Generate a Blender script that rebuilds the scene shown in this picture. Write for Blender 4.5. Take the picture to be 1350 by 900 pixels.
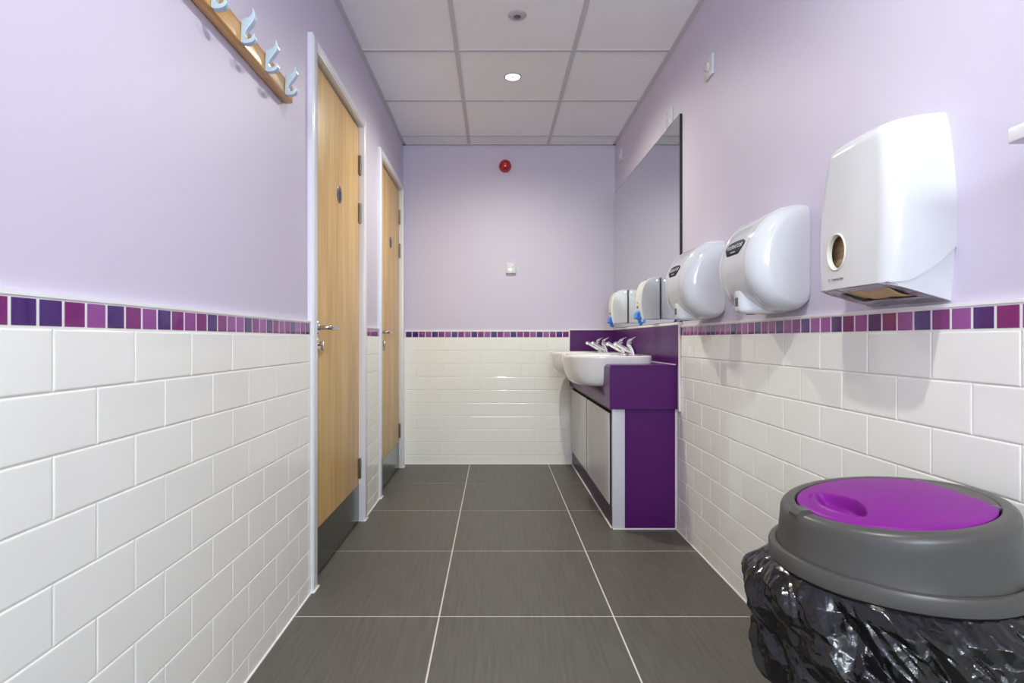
import bpy, bmesh, math, random
from mathutils import Vector, noise, Matrix
C = bpy.context.scene
for o in list(bpy.data.objects): bpy.data.objects.remove(o)
# ------------------------------------------------------------------ camera, world, lights, exposure
cam = bpy.data.cameras.new('camera'); camo = bpy.data.objects.new('camera', cam)
C.collection.objects.link(camo); C.camera = camo
camo.location = (0, 0, 0.95); camo.rotation_euler = (math.pi/2, 0, 0)
cam.sensor_width = 36; cam.lens = 36*740/1350
cam.shift_x = 22.5/1350; cam.shift_y = -2/1350
cam.clip_start = 0.02
w = bpy.data.worlds.new('world'); C.world = w; w.use_nodes = True
w.node_tree.nodes['Background'].inputs[0].default_value = (0.8, 0.85, 1, 1)
w.node_tree.nodes['Background'].inputs[1].default_value = 0.0
C.view_settings.view_transform = 'Standard'; C.view_settings.look = 'None'
C.view_settings.gamma = 1; C.view_settings.use_curve_mapping = False
C.view_settings.exposure = 0.66
C.cycles.max_bounces = 12; C.cycles.diffuse_bounces = 8; C.cycles.glossy_bounces = 6
C.cycles.caustics_reflective = False; C.cycles.caustics_refractive = False
C.cycles.sample_clamp_indirect = 4.0

LAMPS = [  # d, watts, colour
    (3.19, 50, (1.0, 0.98, 0.83)),
    (0.82, 37, (1.0, 1.0, 0.89)),
    (-1.65, 20, (0.93, 0.97, 1.0)),
]
FILL = (44, (0.83, 0.95, 1.0))       # cool unseen fill light, added behind the camera to brighten the room
al = bpy.data.lights.new('added_fill_light', 'AREA'); al.shape = 'RECTANGLE'; al.size = 1.2; al.size_y = 0.7
al.energy = FILL[0]; al.color = FILL[1]
alo = bpy.data.objects.new('added_fill_light', al); C.collection.objects.link(alo)
alo.location = (0.1, -2.36, 1.85); alo.rotation_euler = (math.radians(94), 0, 0)

# ------------------------------------------------------------------ materials
def mat(name, col, rough=0.5, metal=0.0, coat=0.0, coat_r=0.08, spec=0.5, emit=None, es=0):
    m = bpy.data.materials.new(name); m.use_nodes = True
    b = m.node_tree.nodes['Principled BSDF']
    b.inputs['Base Color'].default_value = (*col, 1)
    b.inputs['Roughness'].default_value = rough
    b.inputs['Metallic'].default_value = metal
    b.inputs['Coat Weight'].default_value = coat
    b.inputs['Coat Roughness'].default_value = coat_r
    b.inputs['Specular IOR Level'].default_value = spec
    if emit:
        b.inputs['Emission Color'].default_value = (*emit, 1); b.inputs['Emission Strength'].default_value = es
    return m
def vary(m, scale, amount, col, coords='Object', bump=0.0, bscale=None, dist=0.001, detail=3, rough_var=0):
    """procedural variation of the base colour (noise) and an optional fine bump"""
    nt = m.node_tree; b = nt.nodes['Principled BSDF']
    tc = nt.nodes.new('ShaderNodeTexCoord'); mp = nt.nodes.new('ShaderNodeMapping')
    mp.inputs['Scale'].default_value = scale
    nz = nt.nodes.new('ShaderNodeTexNoise'); nz.inputs['Scale'].default_value = 1; nz.inputs['Detail'].default_value = detail
    nt.links.new(tc.outputs[coords], mp.inputs[0]); nt.links.new(mp.outputs[0], nz.inputs[0])
    mx = nt.nodes.new('ShaderNodeMix'); mx.data_type = 'RGBA'
    mx.inputs[6].default_value = b.inputs['Base Color'].default_value
    mx.inputs[7].default_value = (*col, 1)
    mr = nt.nodes.new('ShaderNodeMapRange'); mr.inputs[1].default_value = 0.35; mr.inputs[2].default_value = 0.7
    mr.inputs[4].default_value = amount
    nt.links.new(nz.outputs[0], mr.inputs[0]); nt.links.new(mr.outputs[0], mx.inputs[0])
    nt.links.new(mx.outputs[2], b.inputs['Base Color'])
    if bump:
        mp2 = nt.nodes.new('ShaderNodeMapping'); mp2.inputs['Scale'].default_value = bscale or scale
        n2 = nt.nodes.new('ShaderNodeTexNoise'); n2.inputs['Scale'].default_value = 1; n2.inputs['Detail'].default_value = 4
        nt.links.new(tc.outputs[coords], mp2.inputs[0]); nt.links.new(mp2.outputs[0], n2.inputs[0])
        bp = nt.nodes.new('ShaderNodeBump'); bp.inputs['Strength'].default_value = bump; bp.inputs['Distance'].default_value = dist
        nt.links.new(n2.outputs[0], bp.inputs['Height']); nt.links.new(bp.outputs[0], b.inputs['Normal'])
    return m
M = {}
M['paint'] = vary(mat('lavender_paint', (.63, .585, .71), .5, spec=.35), (3, 3, 3), .35, (.65, .605, .725), bump=.25, bscale=(90, 90, 90), dist=.0006)
M['tile'] = vary(mat('white_glazed_tile', (.90, .90, .85), .09, spec=.5), (2, 2, 2), .3, (.87, .87, .82), bump=.12, bscale=(14, 14, 14), dist=.0012)
M['grout'] = mat('wall_grout', (.86, .86, .82), .7)
M['mo_dark'] = mat('mosaic_dark_purple', (.055, .010, .15), .07, coat=.6, coat_r=.03)
M['mo_mag'] = mat('mosaic_magenta', (.20, .013, .16), .07, coat=.6, coat_r=.03)
M['mo_mauve'] = mat('mosaic_mauve', (.29, .06, .29), .08, coat=.6, coat_r=.03)
M['white_trim'] = mat('white_trim', (.86, .86, .87), .3)
M['sealant'] = mat('white_sealant', (.85, .83, .81), .45)
M['gloss_white'] = mat('white_gloss_paint', (.80, .80, .85), .22)
M['floor_tile'] = vary(mat('grey_stone_tile', (.090, .083, .069), .45, spec=.42), (90, 5, 1), .9, (.125, .116, .097), bump=.5, bscale=(330, 55, 1), dist=.0012, detail=6)
M['floor_grout'] = mat('floor_grout', (.66, .62, .55), .8)
M['ceil_tile'] = vary(mat('ceiling_tile', (.92, .94, .97), .8, spec=.2), (160, 160, 160), .35, (.89, .91, .94))
M['ceil_bar'] = mat('ceiling_grid_metal', (.60, .59, .62), .5)
M['oak'] = mat('oak_veneer', (.50, .31, .15), .38)
M['rail_oak'] = mat('oak_rail', (.52, .27, .085), .3, coat=.3)
def wood(m, light, mid, dark, vert=True):
    nt = m.node_tree; b = nt.nodes['Principled BSDF']
    tc = nt.nodes.new('ShaderNodeTexCoord')
    def nz(scale, det, dist=0):
        mp = nt.nodes.new('ShaderNodeMapping'); mp.inputs['Scale'].default_value = scale
        n = nt.nodes.new('ShaderNodeTexNoise'); n.inputs['Scale'].default_value = 1; n.inputs['Detail'].default_value = det
        n.inputs['Distortion'].default_value = dist
        nt.links.new(tc.outputs['Object'], mp.inputs[0]); nt.links.new(mp.outputs[0], n.inputs[0]); return n
    a = nz((4, 14, .9) if vert else (14, .9, 14), 3, .8); c = nz((4, 150, 3.2) if vert else (90, 3, 90), 5)
    mx = nt.nodes.new('ShaderNodeMath'); mx.operation = 'ADD'
    m1 = nt.nodes.new('ShaderNodeMath'); m1.operation = 'MULTIPLY'; m1.inputs[1].default_value = .5
    m2 = nt.nodes.new('ShaderNodeMath'); m2.operation = 'MULTIPLY'; m2.inputs[1].default_value = .5
    nt.links.new(a.outputs[0], m1.inputs[0]); nt.links.new(c.outputs[0], m2.inputs[0])
    nt.links.new(m1.outputs[0], mx.inputs[0]); nt.links.new(m2.outputs[0], mx.inputs[1])
    r = nt.nodes.new('ShaderNodeValToRGB'); e = r.color_ramp.elements
    e[0].position = .36; e[0].color = (*dark, 1); e[1].position = .64; e[1].color = (*light, 1)
    k = e.new(.5); k.color = (*mid, 1)
    nt.links.new(mx.outputs[0], r.inputs[0]); nt.links.new(r.outputs[0], b.inputs['Base Color'])
wood(M['oak'], (.78, .53, .22), (.67, .425, .16), (.53, .31, .105))
wood(M['rail_oak'], (.78, .47, .16), (.70, .39, .115), (.56, .28, .07), vert=False)
M['kick'] = mat('satin_kick_plate', (.17, .18, .17), .22, metal=.9)
M['bronze'] = mat('hinge_metal', (.34, .29, .22), .35, metal=1)
M['steel'] = mat('satin_stainless', (.58, .55, .50), .22, metal=1)
M['chrome'] = mat('chrome', (.88, .88, .90), .05, metal=1)
M['dark'] = mat('dark_void', (.01, .01, .012), .6)
M['sign_disc'] = mat('sign_disc_metal', (.20, .17, .22), .35, metal=.6)
M['hook'] = mat('pale_blue_hook_metal', (.50, .62, .72), .25, coat=.3)
M['purple'] = vary(mat('purple_laminate', (.085, .009, .125), .34, spec=.28), (6, 6, 6), .4, (.075, .008, .115))
M['purple_edge'] = mat('purple_edging', (.16, .03, .22), .35)
M['plinth'] = mat('plinth_purple', (.05, .008, .075), .35)
M['grey_door'] = mat('light_grey_laminate', (.60, .60, .63), .3)
M['grey_post'] = mat('silver_post', (.62, .62, .66), .3)
M['ceramic'] = mat('white_vitreous_ceramic', (.83, .82, .81), .08, coat=.5, coat_r=.03)
M['mirror'] = mat('mirror_silver', (.80, .83, .82), .0, metal=1)
M['mirror_edge'] = mat('mirror_edge', (.01, .012, .012), .2)
M['plastic'] = mat('white_abs_plastic', (.68, .69, .70), .14, coat=.3, coat_r=.05)
M['enamel'] = mat('white_enamel_metal', (.68, .70, .73), .10, coat=.6, coat_r=.04)
M['disp_grey'] = mat('dispenser_underside_grey', (.50, .48, .53), .16, metal=.35)
M['label'] = mat('dark_label', (.010, .009, .018), .5, spec=.2)
M['label_text'] = mat('label_lettering', (.55, .55, .62), .4)
M['print_grey'] = mat('grey_print', (.12, .12, .13), .5)
M['blue'] = mat('blue_plastic', (.03, .22, .72), .25)
M['cream'] = mat('cream_plastic', (.76, .75, .66), .25)
M['kraft'] = vary(mat('kraft_paper_towel', (.62, .42, .22), .8), (30, 30, 30), .8, (.72, .52, .30))
M['red'] = mat('red_lens', (.42, .004, .008), .15, coat=.5)
M['red2'] = mat('red_lens_core', (.75, .04, .03), .2)
M['lid_grey'] = vary(mat('grey_lid_plastic', (.068, .064, .058), .34, spec=.45), (12, 12, 12), .5, (.08, .077, .07), bump=.15, bscale=(240, 240, 240), dist=.0004)
M['lid_purple'] = vary(mat('purple_flap_plastic', (.20, .009, .23), .42, spec=.20), (10, 10, 10), .6, (.23, .013, .26))
M['bin_purple'] = mat('purple_bin_plastic', (.09, .01, .13), .35)
M['bag'] = mat('black_polythene', (.005, .0045, .005), .14, spec=.52)
M['lamp_on'] = mat('lamp_glass', (1, 1, 1), .3, emit=(1.0, .95, .85), es=6)
M['lamp_ring'] = mat('lamp_bezel', (.50, .48, .50), .35)
M['sensor_dark'] = mat('sensor_lens', (.10, .10, .12), .4)

# ------------------------------------------------------------------ helpers
def root_of(o):
    while o.parent: o = o.parent
    return o
class MB:
    def __init__(s): s.v = []; s.f = []; s.m = []; s.flat = []
    def add(s, vs, fs, mi=0):
        b = len(s.v); s.v += [tuple(v) for v in vs]
        for f in fs: s.f.append([i+b for i in f]); s.m.append(mi)
        return s
    def box(s, x0, x1, y0, y1, z0, z1, mi=0, bev=0):
        if bev <= 0:
            vs = [(x, y, z) for x in (x0, x1) for y in (y0, y1) for z in (z0, z1)]
            return s.add(vs, [(0, 1, 3, 2), (4, 6, 7, 5), (0, 4, 5, 1), (2, 3, 7, 6), (0, 2, 6, 4), (1, 5, 7, 3)], mi)
        bm = bmesh.new(); bmesh.ops.create_cube(bm, size=1)
        for v in bm.verts:
            v.co = Vector(((x0+x1)/2+v.co.x*(x1-x0), (y0+y1)/2+v.co.y*(y1-y0), (z0+z1)/2+v.co.z*(z1-z0)))
        bmesh.ops.bevel(bm, geom=bm.edges[:], offset=bev, segments=3, affect='EDGES', profile=.5)
        bm.verts.index_update()
        s.add([v.co.copy() for v in bm.verts], [[v.index for v in f.verts] for f in bm.faces], mi); bm.free(); return s
    def loft(s, rings, cap0=False, cap1=False, mi=0, closed=True):
        n = len(rings[0]); vs = [p for r in rings for p in r]; fs = []
        for i in range(len(rings)-1):
            for j in range(n if closed else n-1):
                k = (j+1) % n; fs.append((i*n+j, i*n+k, (i+1)*n+k, (i+1)*n+j))
        if cap0: fs.append(tuple(reversed(range(n))))
        if cap1: fs.append(tuple(range((len(rings)-1)*n, len(rings)*n)))
        return s.add(vs, fs, mi)
    def cyl(s, p0, p1, r0, r1=None, n=24, mi=0, caps=True):
        return s.tube([p0, p1], [r0, r0 if r1 is None else r1], n, mi, caps)
    def tube(s, pts, rs, n=16, mi=0, caps=True):
        pts = [Vector(p) for p in pts]
        if not isinstance(rs, (list, tuple)): rs = [rs]*len(pts)
        rings = []; t0 = (pts[1]-pts[0]).normalized()
        a = t0.orthogonal().normalized()
        for i, p in enumerate(pts):
            t = (pts[min(i+1, len(pts)-1)]-pts[max(i-1, 0)]).normalized()
            a = (a - t*a.dot(t)).normalized(); b = t.cross(a)
            rings.append([p+(a*math.cos(q*2*math.pi/n)+b*math.sin(q*2*math.pi/n))*rs[i] for q in range(n)])
        return s.loft(rings, caps, caps, mi)
    def lathe(s, c, prof, n=48, mi=0, axis='z', cap0=False, cap1=False):
        rings = []
        for r, h in prof:
            ring = []
            for q in range(n):
                a = q*2*math.pi/n; x, y = r*math.cos(a), r*math.sin(a)
                if axis == 'z': ring.append((c[0]+x, c[1]+y, c[2]+h))
                elif axis == 'x': ring.append((c[0]+h, c[1]+x, c[2]+y))
                else: ring.append((c[0]+x, c[1]+h, c[2]+y))
            rings.append(ring)
        return s.loft(rings, cap0, cap1, mi)
    def prism(s, prof, frame, w0, w1, mi=0):
        """closed 2-D profile extruded from w0 to w1; frame(a, b, w) -> xyz"""
        n = len(prof)
        vs = [frame(a, b, w0) for a, b in prof]+[frame(a, b, w1) for a, b in prof]
        fs = [(i, (i+1) % n, n+(i+1) % n, n+i) for i in range(n)]
        fs += [tuple(reversed(range(n))), tuple(range(n, 2*n))]
        return s.add(vs, fs, mi)
    def build(s, name, mats, parent=None, smooth=True, ang=35, loc=(0, 0, 0)):
        if not isinstance(mats, (list, tuple)): mats = [mats]
        off = root_of(parent).location if parent else Vector(loc)
        me = bpy.data.meshes.new(name)
        me.from_pydata([tuple(Vector(v)-off) for v in s.v], [], s.f); me.validate(); me.update()
        for m in mats: me.materials.append(m)
        if len(me.polygons) == len(s.m):
            me.polygons.foreach_set('material_index', s.m)
        bm = bmesh.new(); bm.from_mesh(me); bmesh.ops.recalc_face_normals(bm, faces=bm.faces[:]); bm.to_mesh(me); bm.free()
        if smooth:
            me.polygons.foreach_set('use_smooth', [True]*len(me.polygons)); me.set_sharp_from_angle(angle=math.radians(ang))
        o = bpy.data.objects.new(name, me); C.collection.objects.link(o)
        if parent: o.parent = parent
        else: o.location = off
        return o
def struct(o): o['kind'] = 'structure'; return o
def tag(o, label, cat, group=None):
    o['label'] = label; o['category'] = cat
    if group: o['group'] = group
    return o
def thing(name, label, cat, loc, group=None):
    o = bpy.data.objects.new(name, None); C.collection.objects.link(o); o.location = loc; o.empty_display_size = .05
    return tag(o, label, cat, group)
def dup(o, parent=None):
    c = o.copy(); C.collection.objects.link(c)
    if parent: c.parent = parent
    for ch in list(o.children): dup(ch, c)
    return c
def text(name, body, size, m, parent, origin, xdir, ydir, extrude=.0003, sx=1.0):
    cu = bpy.data.curves.new('t', 'FONT'); cu.body = body; cu.size = size; cu.extrude = extrude
    cu.align_x = 'CENTER'; cu.align_y = 'CENTER'
    to = bpy.data.objects.new('t', cu); C.collection.objects.link(to)
    dg = bpy.context.evaluated_depsgraph_get(); dg.update()
    me = bpy.data.meshes.new_from_object(to.evaluated_get(dg))
    bpy.data.objects.remove(to)
    X = Vector(xdir).normalized(); Y = Vector(ydir).normalized(); Z = X.cross(Y)
    off = root_of(parent).location
    for v in me.vertices:
        v.co = Vector(origin)+X*v.co.x*sx+Y*v.co.y+Z*v.co.z-off
    me.materials.clear(); me.materials.append(m)
    o = bpy.data.objects.new(name, me); C.collection.objects.link(o); o.parent = parent
    return o

def tiles(mb, O, U, V, N, rects, t, inset=.0022, drop=.0010, tilt=.0, rng=None, mi=0, joint=.0008):
    O, U, V, N = Vector(O), Vector(U), Vector(V), Vector(N)
    for r in rects:
        u0, u1, v0, v1 = r[:4]; m = r[4] if len(r) > 4 else mi
        u0 += joint; u1 -= joint; v0 += joint; v1 -= joint
        if u1-u0 < .006 or v1-v0 < .006: continue
        a, b = (rng.uniform(-tilt, tilt), rng.uniform(-tilt, tilt)) if rng else (0, 0)
        P = lambda u, v, n: O+U*u+V*v+N*n
        vs = []
        for i, (n, s_) in enumerate(((0, 0), (t-drop, 0), (t-drop*.3, inset*.4), (t, inset))):
            for (uu, vv) in ((u0+s_, v0+s_), (u1-s_, v0+s_), (u1-s_, v1-s_), (u0+s_, v1-s_)):
                k = 0 if i == 0 else a*(uu-(u0+u1)/2)+b*(vv-(v0+v1)/2)
                vs.append(P(uu, vv, n+k))
        fs = []
        for L in range(3):
            for i in range(4):
                j = (i+1) % 4; fs.append((L*4+i, L*4+j, L*4+4+j, L*4+4+i))
        fs.append((12, 13, 14, 15))
        mb.add(vs, fs, m)

ZR = [0, .068]+[.068+.1*k for k in range(1, 10)]      # row joints, the last is .968
ZT = 2.44
BACK = 4.29; FRONT = -2.4
XL, XLT = -.703, -.691
XR, XRT = .920, .910
def wall_rects(a, b, ph_even, ph_odd, clip_z=0):
    """running-bond rectangles on [a,b]; ph_* = phase of joints for the top row parity"""
    out = []
    for k in range(10):
        z0, z1 = ZR[k], ZR[k+1]
        ph = ph_even if (9-k) % 2 == 0 else ph_odd
        i = math.floor((a-ph)/.2); u = ph+i*.2
        while u < b:
            p, q = max(u, a), min(u+.2, b)
            if q-p > .008: out.append((p, q, z0, z1))
            u += .2
    return out
SEQ_L = 'MPPMLPMLPMLMPMLLPMLPMLPMPLM'
def mosaic_rects(a, b, ph, seed, seq=None, start=None):
    rng = random.Random(seed); out = []; last = None
    i = math.floor((a-ph)/.05); u = ph+i*.05; k = 0
    while u < b:
        p, q = max(u, a), min(u+.05, b)
        c = rng.choice([2, 3, 4] if last != 2 else [3, 4, 3, 4, 2])
        if c == last and rng.random() < .7: c = rng.choice([x for x in (2, 3, 4) if x != last])
        if seq and start is not None:
            kk = round((u-start)/.05+1e-6)
            if 0 <= kk < len(seq): c = {'P': 2, 'M': 3, 'L': 4}[seq[kk]]
        last = c
        if q-p > .01: out.append((p, q, .9685, 1.0150, c))
        u += .05
    return out
TM = [M['paint'], M['tile'], M['mo_dark'], M['mo_mag'], M['mo_mauve'], M['grout'], M['white_trim']]

# ------------------------------------------------------------------ floor
mb = MB(); mb.box(-.95, 1.05, FRONT-.15, BACK+.15, -.06, -.0012, 0)
fr = []
xs = [-.95, -.792, -.192, .408, 1.0]
ys = [FRONT-.1]+[1.93+.6*k for k in range(-7, 4)]+[BACK+.1]
for i in range(len(xs)-1):
    for j in range(len(ys)-1): fr.append((xs[i], xs[i+1], ys[j], ys[j+1]))
tiles(mb, (0, 0, -.0015), (1, 0, 0), (0, 1, 0), (0, 0, 1), fr, .0015, inset=.0012, drop=.0006, mi=1, joint=.0027)
struct(mb.build('floor', [M['floor_grout'], M['floor_tile']], smooth=False))

# ------------------------------------------------------------------ ceiling
mb = MB(); mb.box(-.95, 1.05, FRONT-.15, BACK+.15, ZT+.006, ZT+.10, 0)
gx = [-.197, .406]; gy = [2.898+.604*k for k in range(-9, 3)]
for x in gx: mb.box(x-.011, x+.011, FRONT, BACK, ZT, ZT+.007, 1)
for y in gy:
    for a, b in ((XL, gx[0]-.011), (gx[0]+.011, gx[1]-.011), (gx[1]+.011, XR)):
        mb.box(a, b, y-.011, y+.011, ZT+.0002, ZT+.007, 1)
for a, b, c, d in ((XL, XL+.022, FRONT, BACK), (XR-.022, XR, FRONT, BACK), (XL, XR, BACK-.02, BACK), (XL, XR, FRONT, FRONT+.02)):
    mb.box(a, b, c, d, ZT-.001, ZT+.007, 1)
struct(mb.build('ceiling', [M['ceil_tile'], M['ceil_bar']], smooth=False))

# ------------------------------------------------------------------ walls
DOORS = [(2.106, 2.165, 2.94, 3.0), (3.35, 3.41, 4.17, 4.23)]   # outer, inner, inner, outer of the architraves
mb = MB()
segs = [(FRONT-.1, 2.14), (2.965, 3.385), (4.195, BACK+.1)]
for a, b in segs: mb.box(XL-.12, XL, a, b, 0, ZT+.05, 0)
for a, b in ((2.14, 2.965), (3.385, 4.195)): mb.box(XL-.12, XL, a, b, 2.085, ZT+.05, 0)
rng = random.Random(3)
for a, b in ((FRONT, 2.106), (3.0, 3.35), (4.23, BACK)):
    mb.box(XL, XLT-.0032, a, b, 0, .9665, 5); mb.box(XL, XLT-.0008, a, b, .9665, 1.0155, 5)
    tiles(mb, (XLT-.0034, 0, 0), (0, 1, 0), (0, 0, 1), (1, 0, 0), wall_rects(a, b, .078, .178-.003), .0034, joint=.0011, tilt=.0035, rng=rng, mi=1, inset=.0035, drop=.0012)
    tiles(mb, (XLT-.0034, 0, 0), (0, 1, 0), (0, 0, 1), (1, 0, 0), mosaic_rects(a, b, .799-.05*70, 5, 'MPPMLPMLPMLMPMLLPMLPMLMPLM', .749), .0038, inset=.0012, drop=.0008, mi=2, joint=.0030)
    mb.box(XL, XLT+.001, a, b, 1.0155, 1.0225, 6)
struct(mb.build('wall_left', TM, smooth=False))

mb = MB()
mb.box(XR, XR+.12, FRONT-.1, BACK+.1, 0, ZT+.05, 0)
a, b = FRONT, 2.75
mb.box(XRT+.0032, XR, FRONT, BACK, 0, .82, 5); mb.box(XRT+.0032, XR, a, b, .82, .9665, 5); mb.box(XRT+.0008, XR, a, b, .9665, 1.0155, 5)
tiles(mb, (XRT+.0034, 0, 0), (0, 1, 0), (0, 0, 1), (-1, 0, 0), wall_rects(a, 2.82, .171, .071), .0034, joint=.0011, tilt=.0035, rng=rng, mi=1, inset=.0035, drop=.0012)
tiles(mb, (XRT+.0034, 0, 0), (0, 1, 0), (0, 0, 1), (-1, 0, 0), mosaic_rects(a, b, 1.021-.05*80, 9, 'MPLMPLMPLMPLLPMLPLMPMLMPL', .971), .0038, inset=.0012, drop=.0008, mi=2, joint=.0030)
mb.box(XRT-.001, XR, a, b, 1.0155, 1.0225, 6)
struct(mb.build('wall_right', TM, smooth=False))

mb = MB()
mb.box(XL-.12, XR+.12, BACK+.010, BACK+.13, 0, ZT+.05, 0)
mb.box(XL, XR, BACK+.0032, BACK+.012, 0, 1.0155, 5); mb.box(XL, .567, BACK+.0008, BACK+.012, .9665, 1.0155, 5)
def flipx(rs): return rs
tiles(mb, (0, BACK+.0034, 0), (1, 0, 0), (0, 0, 1), (0, -1, 0), wall_rects(XL, .60, -.40, -.30), .0034, joint=.0011, tilt=.003, rng=rng, mi=1, inset=.0035, drop=.0012)
tiles(mb, (0, BACK+.0034, 0), (1, 0, 0), (0, 0, 1), (0, -1, 0), mosaic_rects(XLT, .567, .567-.05*40, 21, 'PPMLPMLPMLPMLPMLPMMLPLMPML', -.683), .0038, inset=.001, drop=.0008, mi=2, joint=.0024)
mb.box(XL, .567, BACK-.001, BACK+.012, 1.0155, 1.0225, 6)
struct(mb.build('wall_back', TM, smooth=False))

mb = MB()                                                        # wall behind the camera with a high opening added to house the fill light
mb.box(XL-.12, -.52, FRONT-.12, FRONT, 0, ZT+.05, 0); mb.box(.72, XR+.12, FRONT-.12, FRONT, 0, ZT+.05, 0)
mb.box(-.52, .72, FRONT-.12, FRONT, 0, 1.48, 0); mb.box(-.52, .72, FRONT-.12, FRONT, 2.22, ZT+.05, 0)
mb.box(XL, XR, FRONT, FRONT+.010, 0, 1.0155, 1)
struct(mb.build('wall_front', TM, smooth=False))
mb = MB()
for x0, x1, z0, z1 in ((-.52, -.48, 1.48, 2.22), (.68, .72, 1.48, 2.22), (-.48, .68, 1.48, 1.52), (-.48, .68, 2.18, 2.22)): mb.box(x0, x1, FRONT-.08, FRONT-.02, z0, z1)
struct(mb.build('added_window_frame', M['gloss_white']))  # made-up window frame round the opening added for the fill light

# white sealant / skirting lines at the floor
mb = MB(); mb.box(XLT-.001, XLT+.004, FRONT, 2.106, 0, .004, 0); mb.box(XLT-.001, XLT+.004, 3.0, 3.35, 0, .004); mb.box(XLT-.001, XLT+.004, 4.23, BACK, 0, .004)
struct(mb.build('trim_1', M['sealant']))
mb = MB(); mb.box(XLT, .575, BACK-.005, BACK+.001, 0, .006); struct(mb.build('trim_2', M['sealant']))
mb = MB(); mb.box(XRT-.004, XRT+.001, FRONT, 2.81, 0, .004); struct(mb.build('trim_3', M['sealant']))

# ------------------------------------------------------------------ doors
def oval_plate(mb, c, ry, rz, x0, x1, n=32, mi=0):
    r0 = [(x0, c[1]+ry*math.cos(a), c[2]+rz*math.sin(a)) for a in [q*2*math.pi/n for q in range(n)]]
    r1 = [(x1-.001, p[1], p[2]) for p in r0]
    r2 = [(x1, c[1]+(ry-.001)*math.cos(a), c[2]+(rz-.001)*math.sin(a)) for a in [q*2*math.pi/n for q in range(n)]]
    mb.loft([r0, r1, r2], True, True, mi)
LEAF = -.712; ARC = -.681
def make_door(D, idx):
    o0, i0, i1, o1 = D
    root = bpy.data.objects.new('door_%d' % idx, None); C.collection.objects.link(root); root.location = (LEAF, (i0+i1)/2, 0)
    struct(root)
    # frame: lining plus moulded architrave, one mesh
    mb = MB()
    def arch(y0, y1, z0, z1): mb.box(XL-.001, ARC-.003, y0, y1, z0, z1, 0, .0015)
    T = 2.106; TI = 2.058
    arch(o0, i0, 0, T); arch(i1, o1, 0, T); arch(i0-.002, i1+.002, TI+.004, T)
    mb.box(ARC-.006, ARC, o0+.006, i0-.008, 0, T-.006, 0, .002)
    mb.box(ARC-.006, ARC, i1+.008, o1-.006, 0, T-.006, 0, .002)
    mb.box(ARC-.006, ARC, i0-.008, i1+.008, TI+.012, T-.006, 0, .002)
    mb.box(XL-.12, XL, o0+.03, i0-.001, 0, TI+.03, 0); mb.box(XL-.12, XL, i1+.001, o1-.03, 0, TI+.03, 0)
    mb.box(XL-.12, XL, i0-.001, i1+.001, TI+.006, TI+.03, 0)
    mb.build('door_frame', M['gloss_white'], root)
    # feet of sealant round the architraves
    mb = MB()
    for y0, y1 in ((o0-.004, i0+.003), (i1-.003, o1+.004)): mb.box(XL, ARC+.005, y0, y1, 0, .005, 0, .001)
    mb.build('sealant_bead', M['sealant'], root)
    mb = MB(); mb.box(LEAF-.044, LEAF, i0+.003, i1-.003, .008, 2.055, 0, .0015)
    leaf = mb.build('door_leaf', M['oak'], root)
    mb = MB(); mb.box(LEAF-.03, LEAF-.012, i0-.001, i1+.001, .0005, .009); mb.build('threshold_gap', M['dark'], root)
    mb = MB(); mb.box(LEAF, LEAF+.0015, i0+.006, i1-.006, .010, .195, 0)
    mb.build('kick_plate', M['kick'], leaf)
    for z in (1.862, 1.612, .278):
        mb = MB(); yk = i1-.001
        for k in range(5):
            a = z-.05+k*.02; mb.cyl((LEAF+.006, yk, a+.0006), (LEAF+.006, yk, a+.0194), .0065, n=16)
        mb.cyl((LEAF+.006, yk, z-.054), (LEAF+.006, yk, z+.054), .004, n=12)
        mb.box(LEAF-.001, LEAF+.0015, yk-.026, yk, z-.05, z+.05); mb.box(LEAF, LEAF+.012, yk, yk+.002, z-.05, z+.05)
        for dz in (-.035, -.012, .012, .035): mb.cyl((LEAF, yk-.017, z+dz), (LEAF+.0022, yk-.017, z+dz), .004, n=10)
        mb.build('hinge', M['bronze'], root)
    # lever handle
    yh = i0+.078; zh = 1.0
    mb = MB(); mb.lathe((LEAF, yh, zh), [(.0, 0), (.0265, 0), (.0265, .006), (.024, .009), (.012, .0095), (.010, .012)], axis='x', n=40)
    pts = [(LEAF+.01, yh, zh), (LEAF+.038, yh, zh)]
    for k in range(1, 7):
        a = k/6*math.pi/2; pts.append((LEAF+.038+.014*math.sin(a), yh+.014*(1-math.cos(a)), zh))
    pts += [(LEAF+.052, yh+.118, zh)]
    for k in range(1, 7):
        a = k/6*math.pi/2; pts.append((LEAF+.052-.014*(1-math.cos(a)), yh+.118+.014*math.sin(a), zh))
    pts += [(LEAF+.022, yh+.132, zh)]
    mb.tube(pts, .0095, 20)
    mb.build('door_handle', M['steel'], leaf)
    mb = MB(); zl = .934
    mb.lathe((LEAF, yh, zl), [(.0, 0), (.024, 0), (.024, .005), (.021, .008), (.0, .008)], axis='x', n=36)
    mb.cyl((LEAF+.008, yh, zl), (LEAF+.02, yh, zl), .008)
    mb.box(LEAF+.018, LEAF+.030, yh-.004, yh+.004, zl-.026, zl+.012, 0, .003)
    mb.build('lock_turn', M['steel'], leaf)
    # round sign with a standing figure
    ys = 2.568 if idx == 1 else 3.83
    mb = MB(); zs = 1.615
    mb.lathe((LEAF, ys, zs), [(.0, 0), (.040, 0), (.040, .0015), (.0385, .0025), (.0, .0025)], axis='x', n=40)
    sg = mb.build('door_sign', M['sign_disc'], leaf)
    mb = MB(); f = lambda a, b, w_: (LEAF+w_, ys+a, zs+b)
    mb.lathe((LEAF+.0025, ys, zs+.021), [(.0, 0), (.0055, 0), (.0055, .0006), (.0, .0006)], axis='x', n=16)
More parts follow.
